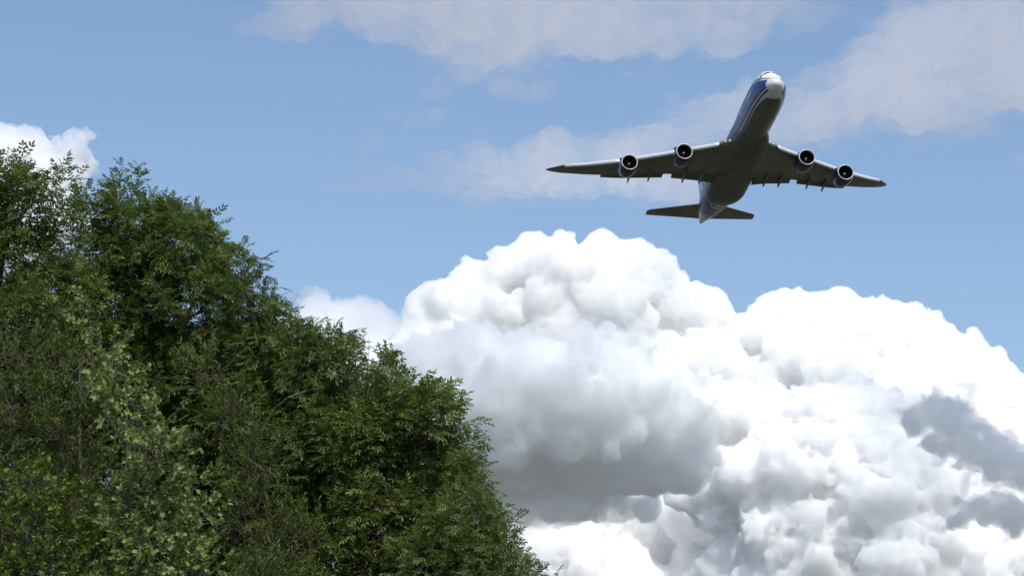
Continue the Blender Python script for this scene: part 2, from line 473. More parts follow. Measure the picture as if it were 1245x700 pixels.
def broad(rg, W=.85):
    """broad lobed simple leaf on a stalk, unit length"""
    out = [(0, .12), (.20, .10), (.46, .28), (.36, .42), (.52, .66), (.26, .70), (0, 1.0)]
    f = rg.uniform(.1, .35); cu = rg.uniform(.1, .35)
    P0 = [np.array([x * W, y, f * abs(x) - cu * y * y]) for x, y in out]
    P1 = [np.array([-x * W, y, f * abs(x) - cu * y * y]) for x, y in out[1:-1]]
    cen = np.array([0, .45, -cu * .2])
    V = P0 + P1 + [cen, np.array([-.012, -.25, .03]), np.array([.012, -.25, .03])]
    n = len(P0); ring = list(range(n)) + [n + i for i in range(len(P1) - 1, -1, -1)]
    c = n + len(P1)
    T = [(ring[i], ring[(i + 1) % len(ring)], c) for i in range(len(ring))] + [(c + 1, c + 2, 0)]
    return np.array(V, np.float32), np.array(T, np.int32)

def narrow(rg):
    """narrow willow-like leaf, unit length"""
    v, t = leaflet(np.zeros(3), np.array([0, 1., 0]), 1.0, .24, np.array([0, 0, 1.]), droop=rg.uniform(.1, .3))
    return np.array(v, np.float32), np.array(t, np.int32)

def tubes(paths, sides):
    """paths: list of (points (k,3), radii (k)) -> verts, quads"""
    V = []; Q = []; o = 0
    for p, r in paths:
        p = np.asarray(p, float); k = len(p)
        tg = norm(np.gradient(p, axis=0))
        ref = np.array([0.31, 0.95, .1]); a = norm(np.cross(tg, ref)); b = np.cross(tg, a)
        th = np.arange(sides) * 2 * math.pi / sides
        ring = p[:, None] + np.asarray(r)[:, None, None] * (a[:, None] * np.cos(th)[None, :, None] + b[:, None] * np.sin(th)[None, :, None])
        V.append(ring.reshape(-1, 3))
        i = np.arange(k - 1)[:, None] * sides; j = np.arange(sides)[None]; j2 = (j + 1) % sides
        Q.append(np.stack([i + j, i + j2, i + sides + j2, i + sides + j], -1).reshape(-1, 4) + o)
        o += k * sides
    return np.concatenate(V), np.concatenate(Q)

def curve(a, b, rg, n=4, sag=.12, up=.0):
    t = np.linspace(0, 1, n)[:, None]
    L = np.linalg.norm(b - a)
    off = rg.normal(size=3) * sag * L; off[2] += up * L
    return a + (b - a) * t + off * (4 * t * (1 - t)) * .5

bark = simple('bark', (.10, .082, .06), .9, noise=.35, nscale=9)
twig_m = simple('twig_bark', (.12, .10, .075), .85, noise=.3, nscale=6)
dead_m = simple('dead_twig', (.30, .25, .19), .85, noise=.25, nscale=8)

def make_tree(name, label, cat, group, Y, root_px, lobes, templates, lmat, leaf_len, seed, shoots=95, per=(5, 8), shoot_len=.38,
              up=.55, droop=.25, trunk_r=.19, bare=0, lowest=2.6, tilt=.5, limb=1.0, spread=1.0):
    rg = np.random.default_rng(seed)
    k = Y / 3458.0
    LB = []
    for l in lobes:
        c = np.array(P(l[0], l[1], Y)); dy = l[3] if len(l) > 3 else rg.uniform(-.6, .6)
        c[1] += dy; LB.append((c, l[2] * k, l[4] if len(l) > 4 else 1.0))
    base = np.array([P(root_px, 350, Y)[0], Y + .4 + (1.7 if limb < 1 else 0), 0.0])
    topc = max(LB, key=lambda q: q[0][2])[0]
    root = empty(name, base); tag(root, label, cat, group)
    # trunk
    tn = 10; tt = np.linspace(0, 1, tn)
    end = np.array([topc[0] * .55 + base[0] * .45, base[1] * .6 + topc[1] * .4, topc[2] * .93])
    tp = base + (end - base) * tt[:, None]
    wob = np.c_[np.sin(tt * 5 + seed), np.cos(tt * 4 + seed * 2), 0 * tt] * .16 * (tt * (1 - tt) * 4)[:, None]
    tp = tp + wob
    V, Q = tubes([(tp, trunk_r * (1 - .85 * tt) + .01 + .12 * np.exp(-tt * 30))], 12)
    mesh_np('trunk', V - base, None, quads=Q, mats=[bark], smooth=True, parent=root)
    thick = []; thin = []; O = []; D = []; deadp = []
    for c, r, w in LB:
        # limb from the trunk up into this part of the crown
        hz = np.clip(c[2] - .7 * np.linalg.norm(c[:2] - end[:2]) - rg.uniform(.2, 1.0), lowest * .55, end[2] * .97)
        s = np.interp(hz, tp[:, 2], np.arange(tn)); i0 = int(min(s, tn - 2)); a = tp[i0] + (tp[i0 + 1] - tp[i0]) * (s - i0)
        p = curve(a, c, rg, 7, .16, .12)
        thick.append((p, np.linspace(.02 + .009 * np.linalg.norm(c - a), .009, 7) * limb))
        ns = max(6, int(1.15 * shoots * r * r * w))
        d = rg.normal(size=(ns, 3)); d[:, 1] -= .25; d[:, 2] += .2; d = norm(d)
        rr = r * (rg.uniform(.25, 1.0, ns) ** .45)
        pos = c + d * rr[:, None] * np.array([1, 1, .95])
        # keep fewer of those buried deep in other parts of the crown
        deep = np.zeros(ns)
        for c2, r2, w2 in LB:
            if c2 is c: continue
            q = np.linalg.norm(pos - c2, axis=1) / r2
            deep = np.maximum(deep, np.clip(1 - q, 0, 1))
        keep = (rg.random(ns) > deep * .75) & (pos[:, 2] > lowest)
        pos, d = pos[keep], d[keep]
        sd = norm(d * .75 + np.array([0, 0, up]) + rg.normal(size=d.shape) * .3)
        # second-order branches: each gathers a handful of shoots
        nb = max(2, len(pos) // 7)
        bi = rg.integers(0, len(pos), nb) if len(pos) else []
        bends = []
        for q in bi:
            e = c + (pos[q] - c) * .62
            thin.append((curve(p[5], e, rg, 4, .15, .08), np.linspace(.009, .006, 4))); bends.append(e)
        if len(pos) == 0: continue
        bends = np.array(bends)
        for q in range(len(pos)):
            j = np.argmin(np.linalg.norm(bends - pos[q], axis=1))
            L = shoot_len * rg.uniform(.6, 1.25)
            tip = pos[q] + sd[q] * L
            thin.append((np.vstack([curve(bends[j], pos[q], rg, 3, .12, .05), (pos[q] + tip) / 2 + rg.normal(size=3) * .015, tip]), np.array([.006, .005, .0045, .0035, .0025])))
            n = rg.integers(per[0], per[1] + 1)
            f = (np.arange(n) + .6) / n * .85 + .15
            ph = np.arange(n) * 2.4 + rg.uniform(0, 6.3)
            a1 = norm(np.cross(sd[q], [.3, .2, .9])); a2 = np.cross(sd[q], a1)
            out = a1 * np.cos(ph)[:, None] + a2 * np.sin(ph)[:, None]
            al = np.radians(rg.uniform(35, 75, n))[:, None] * (1.1 - .55 * f[:, None])
            ld = sd[q] * np.cos(al) + out * np.sin(al) * spread
            ld[:, 2] -= droop * rg.uniform(.3, 1.3, n)
            O.append(pos[q] + sd[q] * L * f[:, None]); D.append(norm(ld))
        for q in range(int(bare * len(pos))):
            j = rg.integers(len(pos)); 
            dd = norm(np.array([rg.uniform(-.1, .9), rg.uniform(-1.0, -.1), rg.uniform(.3, 1.0)]))
            a = c + (pos[j] - c) * .9; b = a + dd * rg.uniform(.5, 1.2)
            cv = curve(a, b, rg, 5, .12, .06); deadp.append((cv, np.linspace(.0062, .0028, 5)))
            for _ in range(2):
                s0 = cv[rg.integers(1, 4)]; deadp.append((curve(s0, s0 + norm(dd + rg.normal(size=3) * .5) * rg.uniform(.2, .5), rg, 3, .1), np.linspace(.004, .002, 3)))
    V1, Q1 = tubes(thick, 7); V2, Q2 = tubes(thin, 3)
    Vs, Qs = [V1, V2], [Q1, Q2 + len(V1)]
    if deadp:
        V3, Q3 = tubes(deadp, 4)
        Vs.append(V3); Qs.append(Q3 + len(V1) + len(V2))
    mi = np.concatenate([np.full(len(q), min(a, 2) // 2) for a, q in enumerate(Qs)])
    mesh_np('branches', np.vstack(Vs) - base, None, quads=np.vstack(Qs), mats=[twig_m, dead_m], mat_idx=mi, smooth=True, parent=root)
    O = np.concatenate(O); D = np.concatenate(D); n = len(O)
    upv = norm(np.array([0, 0, 1.0]) + rg.normal(size=(n, 3)) * tilt)
    X = norm(np.cross(D, upv)); Z = np.cross(X, D)
    s = leaf_len * rg.uniform(.65, 1.2, n)
    which = rg.integers(0, len(templates), n)
    hue = np.clip(rg.normal(.45, .2, n) + .25 * fbm(O * 1.1 + seed, 2), 0, .97)
    hue[rg.random(n) < .003] = 1.0
    VV = []; TT = []; CC = []; off = 0
    for q, (tv, tri) in enumerate(templates):
        m = np.where(which == q)[0]
        if not len(m): continue
        v = O[m][:, None] + s[m][:, None, None] * (X[m][:, None] * tv[None, :, :1] + D[m][:, None] * tv[None, :, 1:2] + Z[m][:, None] * tv[None, :, 2:])
        VV.append(v.reshape(-1, 3)); TT.append((tri[None] + (np.arange(len(m)) * len(tv))[:, None, None]).reshape(-1, 3) + off)
        CC.append(np.repeat(hue[m], len(tv))); off += len(m) * len(tv)
    c = np.concatenate(CC)
    mesh_np('crown', np.concatenate(VV) - base, np.concatenate(TT), color=np.c_[c, c, c], mats=[lmat], parent=root)
    return root

def make_trees():
    rg = np.random.default_rng(5)
    ash = [pinnate(rg, 4, curl=rg.uniform(.1, .45)) for _ in range(8)]
    hick = [pinnate(rg, 3, ll=.48, lw=.17, curl=rg.uniform(.1, .5)) for _ in range(8)]
    mapl = [broad(rg) for _ in range(8)]
    wil = [narrow(rg) for _ in range(5)]
    g1 = leaf_mat('ash_leaf', (.038, .066, .015), (.17, .222, .046), trans=.33, spec=.42, rough=.48)
    g2 = leaf_mat('walnut_leaf', (.034, .062, .015), (.142, .198, .042), trans=.33, spec=.42, rough=.48)
    g3 = leaf_mat('maple_leaf', (.07, .108, .032), (.25, .315, .09), spec=.45, rough=.5, trans=.3)
    g4 = leaf_mat('willow_leaf', (.042, .072, .015), (.15, .205, .042), trans=.33, spec=.38)
    g5 = leaf_mat('hedge_leaf', (.04, .074, .012), (.15, .21, .032), trans=.33, yellow=(.45, .34, .02))
    grp = 'trees on the slope'
    A = [(-45, 262, 60), (120, 565, 60, 1.2), (175, 655, 70, 1.5), (70, 500, 60, 1.4), (20, 450, 60, 1.4), (5, 215, 26), (-20, 215, 24), (130, 430, 40, .8), (70, 420, 50, .8), (0, 400, 60, .8), (130, 500, 60, 1), (20, 480, 70, 1), (60, 228, 20), (25, 262, 40), (72, 262, 22, 0, .7), (88, 308, 30, .3, .7), (-20, 320, 60), (40, 325, 48), (85, 370, 40), (-50, 420, 70), (25, 410, 60),
         (-10, 500, 70), (60, 470, 50), (40, 570, 70), (-60, 560, 80), (60, 680, 90), (-40, 700, 90), (20, 790, 90)]
    make_tree('ash_tree', 'loose yellow-green tree at the left edge with sky glinting through its top', 'tree', grp, 46, -10, A, hick, g1, .20, 1, shoots=165, shoot_len=.3)
    B = [(157, 240, 14), (120, 380, 50, .8), (170, 440, 60, .8), (250, 450, 60, .8), (140, 480, 60, .9), (300, 470, 50, .8), (200, 540, 80, 1), (152, 268, 26), (190, 273, 20), (120, 275, 22), (225, 276, 18), (243, 303, 22), (175, 300, 45), (225, 318, 42), (125, 322, 34), (270, 335, 26), (160, 370, 60), (235, 385, 62), (285, 385, 34),
         (190, 470, 75), (270, 470, 65), (150, 560, 80), (250, 580, 80), (200, 690, 100), (300, 690, 90), (230, 800, 100)]
    make_tree('ash_tree', 'tall dark green tree with the pointed top, second from the left edge', 'tree', grp, 47.5, 190, B, ash, g2, .215, 2, shoots=210, shoot_len=.3)
    Cc = [(296, 338, 13), (300, 450, 50, .7), (350, 480, 60, .8), (290, 540, 70, .8), (420, 500, 50, .7), (340, 570, 80, .9), (306, 368, 20), (322, 402, 24), (348, 420, 20), (375, 430, 22), (402, 438, 22), (335, 445, 42), (385, 465, 42), (320, 520, 60), (390, 540, 60), (350, 620, 80), (430, 620, 70), (380, 730, 95), (300, 740, 80)]
    make_tree('walnut_tree', 'dense tree on the middle of the slope with bare grey twigs showing', 'tree', grp, 46, 350, Cc, ash, g2, .20, 3, shoots=210, bare=.045, shoot_len=.3)
    Dd = [(425, 440, 18), (480, 560, 60, .8), (520, 620, 60, .8), (420, 540, 50, .7), (450, 458, 22), (482, 476, 18), (505, 484, 18), (536, 502, 18), (556, 520, 16), (475, 510, 42), (525, 525, 36), (562, 545, 18), (440, 550, 50), (510, 580, 50), (555, 590, 30), (470, 650, 70), (550, 660, 50), (500, 750, 85)]
    make_tree('walnut_tree', 'round topped green tree whose crown meets the grey cloud', 'tree', grp, 44.5, 480, Dd, hick, g1, .19, 4, shoots=210, shoot_len=.28)
    Ee = [(560, 665, 46, 1), (590, 720, 50, 1), (520, 700, 60, 1), (570, 610, 16), (592, 632, 18), (603, 658, 18), (562, 640, 32), (610, 684, 16), (590, 690, 40), (540, 690, 50), (630, 725, 30), (580, 770, 65), (520, 780, 60)]
    make_tree('walnut_tree', 'lowest green tree at the foot of the slope beside white cloud', 'tree', grp, 43, 580, Ee, ash, g2, .18, 5, shoots=220, trunk_r=.14, shoot_len=.28)
    W = [(390, 690, 60, .8, .5), (400, 760, 60, 1), (20, 440, 36, .3), (75, 455, 36), (110, 470, 30), (30, 500, 44), (90, 530, 40), (20, 570, 50), (-30, 500, 50), (100, 590, 40), (250, 450, 30, .4), (280, 500, 34, .4), (310, 560, 40, .4), (300, 630, 46, .4), (340, 670, 50, .4), (60, 640, 60), (20, 740, 80), (330, 760, 80)]
    make_tree('willow_shrub', 'olive shrub with narrow leaves and bare twigs in front of the taller trees', 'shrub', grp, 43.5, 160, W, wil, g4, .10, 6, shoots=230, per=(14, 20), shoot_len=.42, bare=.02, trunk_r=.06, spread=.8, limb=.3)
    M = [(108, 385, 16), (122, 420, 20), (140, 458, 24), (128, 495, 24), (165, 505, 26), (170, 545, 32), (200, 560, 28), (185, 600, 40), (225, 600, 26), (150, 620, 36), (235, 645, 30), (190, 670, 44), (245, 690, 30), (150, 700, 40), (200, 760, 60), (150, 800, 60)]
    make_tree('maple_sapling', 'young maple with broad pale leaves in front of the dark trees', 'tree', grp, 41.5, 185, M, mapl, g3, .088, 7, shoots=210, per=(8, 12), shoot_len=.3, trunk_r=.04, tilt=.95, limb=.28)
    G = [(40, 600, 36), (85, 620, 34), (20, 650, 44), (75, 670, 40), (115, 690, 34), (50, 730, 60), (120, 770, 60), (-20, 700, 50)]
    make_tree('hedge_maple', 'fresh green bush with a few yellow leaves in the bottom left corner', 'shrub', grp, 41, 60, G, mapl, g5, .08, 8, shoots=220, per=(9, 13), shoot_len=.28, trunk_r=.06, tilt=.7, limb=.28)
make_trees()
# ------------------------------------------------------------------ the aircraft
# body axes: x aft from the nose, y to the starboard wing, z up (metres)
def sm(x, xs, ys):
    """smooth interpolation through control points (monotone cubic)"""
    xs = np.asarray(xs, float); ys = np.asarray(ys, float)
    h = np.diff(xs); dl = np.diff(ys) / h
    m = np.zeros(len(xs)); m[0] = dl[0]; m[-1] = dl[-1]
    for i in range(1, len(xs) - 1):
        m[i] = 0 if dl[i - 1] * dl[i] <= 0 else 2 * dl[i - 1] * dl[i] / (dl[i - 1] + dl[i])
    x = np.clip(x, xs[0], xs[-1]); i = np.clip(np.searchsorted(xs, x) - 1, 0, len(h) - 1)
    t = (x - xs[i]) / h[i]
    return ys[i] * (2 * t**3 - 3 * t**2 + 1) + h[i] * m[i] * (t**3 - 2 * t**2 + t) + ys[i + 1] * (-2 * t**3 + 3 * t**2) + h[i] * m[i + 1] * (t**3 - t**2)

FX = [0, .12, .4, .9, 1.8, 3, 4.6, 7, 10, 14, 50, 56, 62, 68, 72, 74]
FW = [0, .42, .80, 1.22, 1.72, 2.2, 2.62, 3.0, 3.2, 3.25, 3.25, 3.1, 2.5, 1.6, .8, .3]
FB = [-.9, -1.28, -1.6, -1.95, -2.35, -2.7, -2.98, -3.22, -3.35, -3.4, -3.4, -3.0, -1.95, -.65, .3, .75]
FT = [-.9, -.52, -.2, .18, .72, 1.35, 2.05, 2.75, 3.1, 3.25, 3.25, 3.2, 3.1, 2.9, 2.4, 1.5]
HX = [0, 2.6, 3.6, 4.7, 6.2, 8.2, 12, 18, 23, 28, 33, 74]
HZ = [-2, .4, 1.8, 3.1, 3.95, 4.4, 4.65, 4.65, 4.45, 3.8, 3.0, 1.0]

def fus_point(x, th):
    """point on the fuselage skin; th = 0 at starboard, pi/2 at the crown"""
    w = sm(x, FX, FW); b = sm(x, FX, FB); t = sm(x, FX, FT)
    c = (b + t) / 2; hz = (t - b) / 2
    y = w * np.cos(th); z = c + hz * np.sin(th)
    ht = sm(x, HX, HZ)
    hr = np.minimum(w * .8, 2.75); hc = ht - hr               # upper lobe over the flight deck
    s = np.sin(th)
    y2 = hr * np.cos(th); z2 = hc + hr * s * 1.0
    # radial union of the two lobes about (0, c)
    r1 = np.hypot(y, z - c)
    dy, dz = y / (r1 + 1e-9), (z - c) / (r1 + 1e-9)
    q = hc - c
    disc = hr**2 - (dy * q)**2
    r2 = np.where(disc > 0, dz * q + np.sqrt(np.maximum(disc, 0)), 0)
    k = .25
    rr = np.where(s > -.2, np.maximum(r1, r2) + k * np.clip(1 - np.abs(r1 - r2) / .5, 0, 1)**2 * .25, r1)
    return np.stack([x + 0 * th, dy * rr, c + dz * rr], -1)

def attr_mat(name, rough=.38, coat=.15):
    m, t, b = mat_new(name)
    at = t.nodes.new('ShaderNodeAttribute'); at.attribute_name = 'tint'
    tc = t.nodes.new('ShaderNodeTexCoord'); nz = t.nodes.new('ShaderNodeTexNoise')
    nz.inputs['Scale'].default_value = .8; nz.inputs['Detail'].default_value = 7
    mp = t.nodes.new('ShaderNodeMapRange'); mp.inputs[1].default_value = .3; mp.inputs[2].default_value = .7; mp.inputs[3].default_value = .88; mp.inputs[4].default_value = 1.06
    mx = t.nodes.new('ShaderNodeMix'); mx.data_type = 'RGBA'; mx.blend_type = 'MULTIPLY'; mx.inputs[0].default_value = 1
    t.links.new(tc.outputs['Object'], nz.inputs['Vector']); t.links.new(nz.outputs['Fac'], mp.inputs[0])
    t.links.new(at.outputs['Color'], mx.inputs[6]); t.links.new(mp.outputs[0], mx.inputs[7])
    t.links.new(mx.outputs[2], b.inputs['Base Color'])
    b.inputs['Roughness'].default_value = rough; b.inputs['Coat Weight'].default_value = coat; b.inputs['Coat Roughness'].default_value = .08
    return m

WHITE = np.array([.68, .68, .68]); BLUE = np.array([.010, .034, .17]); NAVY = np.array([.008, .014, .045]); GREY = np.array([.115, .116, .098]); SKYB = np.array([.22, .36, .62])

def grid_obj(name, Pts, mat, parent, color=None, closed=True, caps=False, smooth=True):
    n, m = Pts.shape[:2]
    i = np.arange(n - 1)[:, None] * m; j = np.arange(m if closed else m - 1)[None]; j2 = (j + 1) % m
    Q = np.stack([i + j, i + j2, i + m + j2, i + m + j], -1).reshape(-1, 4)
    V = Pts.reshape(-1, 3); T = []
    C = None if color is None else color.reshape(-1, 3)
    if caps:
        for r, fl in ((0, 1), (n - 1, 0)):
            V = np.vstack([V, Pts[r].mean(0)]); ci = len(V) - 1
            if C is not None: C = np.vstack([C, color[r].mean(0)])
            for q in range(m):
                a, b = r * m + q, r * m + (q + 1) % m
                T.append((a, b, ci) if not fl else (b, a, ci))
    o = mesh_np(name, V, T if T else None, quads=Q, mats=[mat], smooth=smooth, color=C, parent=parent)
    return o

def airfoil(n=22, t=.11):
    """closed section, x 0..1, z; starts at the trailing edge, over the top, back underneath"""
    b = (1 - np.cos(np.linspace(0, math.pi, n))) / 2
    y = 5 * t * (.2969 * np.sqrt(b) - .126 * b - .3516 * b**2 + .2843 * b**3 - .1036 * b**4)
    cam_ = .02 * np.sin(math.pi * b) - .012 * np.sin(math.pi * b)**2
    up = np.c_[b[::-1], (cam_ + y)[::-1]]; dn = np.c_[b[1:-1], (cam_ - y)[1:-1]]
    return np.vstack([up, dn])

def loft(name, secs, mat, parent, vertical=False, n=22):
    """secs: (span, xLE, chord, z, thickness, incidence deg)"""
    out = []
    for y, xl, c, z, t, inc in secs:
        a = airfoil(n, t); a = a * c
        ca, sa = math.cos(R(inc)), math.sin(R(inc))
        px = xl + a[:, 0] * ca + a[:, 1] * sa; pz = z - a[:, 0] * sa + a[:, 1] * ca
        out.append(np.c_[px, np.full(len(a), y), pz] if not vertical else np.c_[xl + a[:, 0], a[:, 1], np.full(len(a), y)])
    return grid_obj(name, np.array(out), mat, parent, caps=True)

WY = [2.4, 3.2, 6.5, 12.2, 20.9, 28.0, 31.4, 32.8, 33.7, 34.2]
WXL = [22.6, 23.9, 27.2, 32.3, 40.5, 47.2, 50.4, 52.6, 54.3, 55.5]
WXT = [40.6, 40.7, 41.2, 43.0, 48.4, 52.6, 54.6, 55.3, 55.75, 56.0]
WZ = [-2.2, -2.2, -1.9, -1.3, -.1, 1.4, 2.3, 2.75, 3.15, 3.45]
WT = [.13, .13, .125, .11, .10, .095, .09, .085, .08, .08]
WI = [3.0, 3.0, 2.6, 2.0, .8, -.4, -1, -1, -1, -1]
def wing_at(y):
    f = lambda A: float(np.interp(abs(y), WY, A))
    return f(WXL), f(WXT), f(WZ), f(WI)

def lathe(name, prof, cx, mat, parent, n=48, squash=1.0):
    """prof: (x, r) rows; axis along x through (.., cy, cz)"""
    th = np.linspace(0, 2 * math.pi, n, endpoint=False)
    Pt = np.array([[(cx[0] + x, cx[1] + r * math.cos(a), cx[2] + r * math.sin(a)) for a in th] for x, r in prof])
    return grid_obj(name, Pt, mat, parent)

def box8(name, P8, mat, parent):
    V = np.array(P8); Q = [(0, 1, 2, 3), (7, 6, 5, 4), (0, 4, 5, 1), (1, 5, 6, 2), (2, 6, 7, 3), (3, 7, 4, 0)]
    return mesh_np(name, V, None, quads=Q, mats=[mat], parent=parent)

def make_jet():
    skin = attr_mat('airframe_paint')
    grey = simple('wing_grey', (.155, .16, .122), .42, noise=.28, nscale=.45)
    flapm = simple('flap_grey', (.12, .12, .11), .5, noise=.1, nscale=.9)
    slatm = simple('slat_metal', (.74, .74, .75), .4, metal=.2)
    navy = simple('nacelle_blue', (.006, .014, .065), .3, noise=.08, nscale=2, coat=.15)
    lipm = simple('inlet_lip_metal', (.66, .66, .68), .4, metal=.5)
    dark = simple('duct_dark', (.012, .012, .013), .6)
    fanm = simple('fan_blade', (.045, .045, .05), .35, metal=.6)
    spinm = simple('spinner_grey', (.12, .12, .125), .45)
    hot = simple('nozzle_metal', (.18, .16, .14), .35, metal=.9)
    glass = simple('cockpit_glass', (.010, .012, .015), .06)
    white = simple('white_mark', (.85, .85, .85), .35)
    jet = empty('cargo_jet')
    Rb = Matrix(((-0.1222505, -0.9924984, -0.0013539), (-0.3426028, 0.0409196, 0.9385888), (-0.9314924, 0.1152068, -0.3450351)))
    Tb = Vector((43.1251808, 25.7069984, -541.5102529)) - Rb @ Vector((35, 0, 0))
    jet.matrix_world = CM @ (Matrix.Translation(Tb) @ Rb.to_4x4())
    tag(jet, 'four engined blue and white cargo jet climbing overhead towards the camera', 'aircraft')

    # fuselage and its paint
    xs = np.concatenate([np.linspace(0, 1, 24)**2 * 2, np.linspace(2.1, 74, 420)])
    th = np.linspace(0, 2 * math.pi, 200, endpoint=False)
    X, TH = np.meshgrid(xs, th, indexing='ij')
    Pf = fus_point(X, TH)
    x, z = Pf[..., 0], Pf[..., 2]; ay = np.abs(Pf[..., 1])
    col = np.broadcast_to(WHITE, Pf.shape).copy()
    cheat = np.interp(x, [0, 2, 6, 14, 48, 54, 58, 75], [-1.3, -1.5, -1.75, -1.85, -1.85, -2.3, -3.0, -3.4])
    topl = np.interp(x, [0, 1.9, 3.5, 8, 14, 20, 75], [.1, .25, .9, 2.2, 3.6, 6, 6])
    blue = (z > cheat) & (z < topl) & (x > 1.75) & (x < 64.2)
    sf = lambda a, w_=.11: np.clip(a / w_ + .5, 0, 1)[..., None]
    def put(mask, c):
        col[:] = col * (1 - mask) + np.array(c) * mask
    put(sf(z - cheat) * sf(topl - z) * sf(x - 1.75, .15) * sf(64.2 - x, .25), BLUE)
    put(sf(z - topl - .22) * sf(topl + .44 - z) * sf(x - 1.9, .15) * sf(20 - x), NAVY)
    put(sf(cheat - .2 - z) * sf(z - cheat + .48) * sf(x - 1.5, .15) * sf(56 - x, .4), NAVY)
    put(sf(x - 65.0, .25) * sf(65.9 - x, .25), NAVY)
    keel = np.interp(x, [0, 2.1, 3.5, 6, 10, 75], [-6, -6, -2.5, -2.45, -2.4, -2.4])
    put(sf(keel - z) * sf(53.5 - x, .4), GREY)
    put(sf(x - 72.8, .25), NAVY * 1.5)
    # round radome stays white to a clean edge
    col[(x < 1.7)] = WHITE
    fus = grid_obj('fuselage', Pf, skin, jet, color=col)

    # flight deck windows, wrapped on the skin
    def patch(name, x0, x1, t0, t1, mat, parent, lift=.012, n=6):
        a, b = np.meshgrid(np.linspace(x0, x1, n), np.linspace(t0, t1, n), indexing='ij')
        p = fus_point(a, b); c = np.array([a.mean(), 0, 1.2]); 
        nn = p - np.stack([a + .8, 0 * a, 0 * a + p[..., 2].mean() * .6], -1); nn /= np.linalg.norm(nn, axis=-1, keepdims=True)
        return grid_obj(name, p + nn * lift, mat, parent, closed=False)
    for s in (1, -1):
        for t0, t1 in ((math.pi / 2 - .05, math.pi / 2 - .42), (math.pi / 2 - .48, math.pi / 2 - .85), (math.pi / 2 - .9, math.pi / 2 - 1.1)):
            tt = (t0, t1) if s > 0 else (math.pi - t0, math.pi - t1)
            k = 0 if t0 > 1.3 else (.25 if t0 > .9 else .55)
            patch('windshield', 4.4 + k, 4.72 + k, tt[0], tt[1], glass, fus, .03)
    for s in (1, -1):
        for xx in (7.2, 9.0, 40.5, 50):                      # door outlines along the deck
            tq = .05 if s > 0 else math.pi - .05
            patch('door', xx, xx + 1.05, tq, tq + .55 * s, white if xx < 20 and 0 else skin_plain(), fus, .015)
    # lettering along the forward fuselage
    for s in (1, -1):
        cu = bpy.data.curves.new('lettering', 'FONT'); cu.body = 'AirBridgeCargo'; cu.size = 2.5; cu.extrude = 0
        tmp = bpy.data.objects.new('lettering_source', cu); COL.objects.link(tmp)
        me = bpy.data.meshes.new_from_object(tmp.evaluated_get(bpy.context.evaluated_depsgraph_get()))
        bpy.data.objects.remove(tmp); bpy.data.curves.remove(cu)
        bm = bmesh.new(); bm.from_mesh(me)
        bmesh.ops.triangulate(bm, faces=bm.faces[:])
        for _ in range(2):
            bmesh.ops.subdivide_edges(bm, edges=[e for e in bm.edges if e.calc_length() > .3], cuts=1, use_grid_fill=False)
            bmesh.ops.triangulate(bm, faces=bm.faces[:])
        co = np.array([v.co[:] for v in bm.verts]); tri = np.array([[v.index for v in f.verts] for f in bm.faces])
        bm.free(); bpy.data.meshes.remove(me)
        wdt = co[:, 0].max()
        xx = 8.6 + (wdt - co[:, 0] if s > 0 else co[:, 0])      # reads from the nose aft on port, from aft on starboard
        ang = .02 + co[:, 1] / 3.3
        ang = ang if s > 0 else math.pi - ang
        p = fus_point(xx, ang); nn = np.c_[0 * xx, p[:, 1], p[:, 2] * .7]; nn /= np.linalg.norm(nn, axis=1)[:, None]
        mesh_np('lettering', p + nn * .02, tri, mats=[white], parent=fus)

    # wing to body fairing under the belly
    fx = np.linspace(19.5, 54.5, 90)
    e = np.sin(np.clip((fx - 19.5) / 9, 0, 1) * math.pi / 2)**.8 * np.sin(np.clip((54.5 - fx) / 7, 0, 1) * math.pi / 2)**.7
    tt = np.linspace(0, 2 * math.pi, 72, endpoint=False)
    hw = 2.2 + 1.75 * e; hb = 1.0 + 1.35 * e
    ring = np.stack([np.broadcast_to(fx[:, None], (90, 72)), hw[:, None] * np.sign(np.cos(tt)) * np.abs(np.cos(tt))**.8, -1.95 - .0 * e[:, None] + hb[:, None] * np.sign(np.sin(tt)) * np.abs(np.sin(tt))**.75], -1)
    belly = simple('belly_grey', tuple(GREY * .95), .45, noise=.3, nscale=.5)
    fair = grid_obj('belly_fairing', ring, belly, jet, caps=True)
    for yy, xa, xb in ((1.5, 33.5, 38.5), (-1.5, 33.5, 38.5), (2.6, 36, 40.5), (-2.6, 36, 40.5)):   # closed landing gear doors
        zb = -1.95 - (2.33 if abs(yy) < 2 else 2.08)
        box8('gear_door', [(xa, yy - .5, zb + .03), (xb, yy - .5, zb + .03), (xb, yy + .5, zb + .03), (xa, yy + .5, zb + .03),
                           (xa, yy - .5, zb + .2), (xb, yy - .5, zb + .2), (xb, yy + .5, zb + .2), (xa, yy + .5, zb + .2)], belly, fair)

    for s in (1, -1):
        secs = [(s * WY[i], WXL[i], (WXT[i] - WXL[i]), WZ[i], WT[i], WI[i]) for i in range(len(WY))]
        wing = loft('wing', secs, grey, jet)
        # slats: a drooped nose strip ahead of the leading edge
        for y0, y1 in ((5.6, 11.2), (12.3, 20.2), (21.6, 31.3)):
            rows = []
            for y in np.linspace(y0, y1, 8):
                xl, xt, z, inc = wing_at(y); c = xt - xl; d = min(1.7, .2 * c + .35)
                prof = [(d * .8, .30 * d), (.35 * d, .27 * d), (.05 * d, .10 * d), (-.08 * d, -.12 * d), (.02 * d, -.30 * d), (.22 * d, -.34 * d), (.15 * d, -.12 * d), (.4 * d, .12 * d)]
                rows.append([(xl - .42 * d + px, s * y, z - .16 * d + pz) for px, pz in prof])
            grid_obj('slat', np.array(rows), slatm, wing, caps=True)
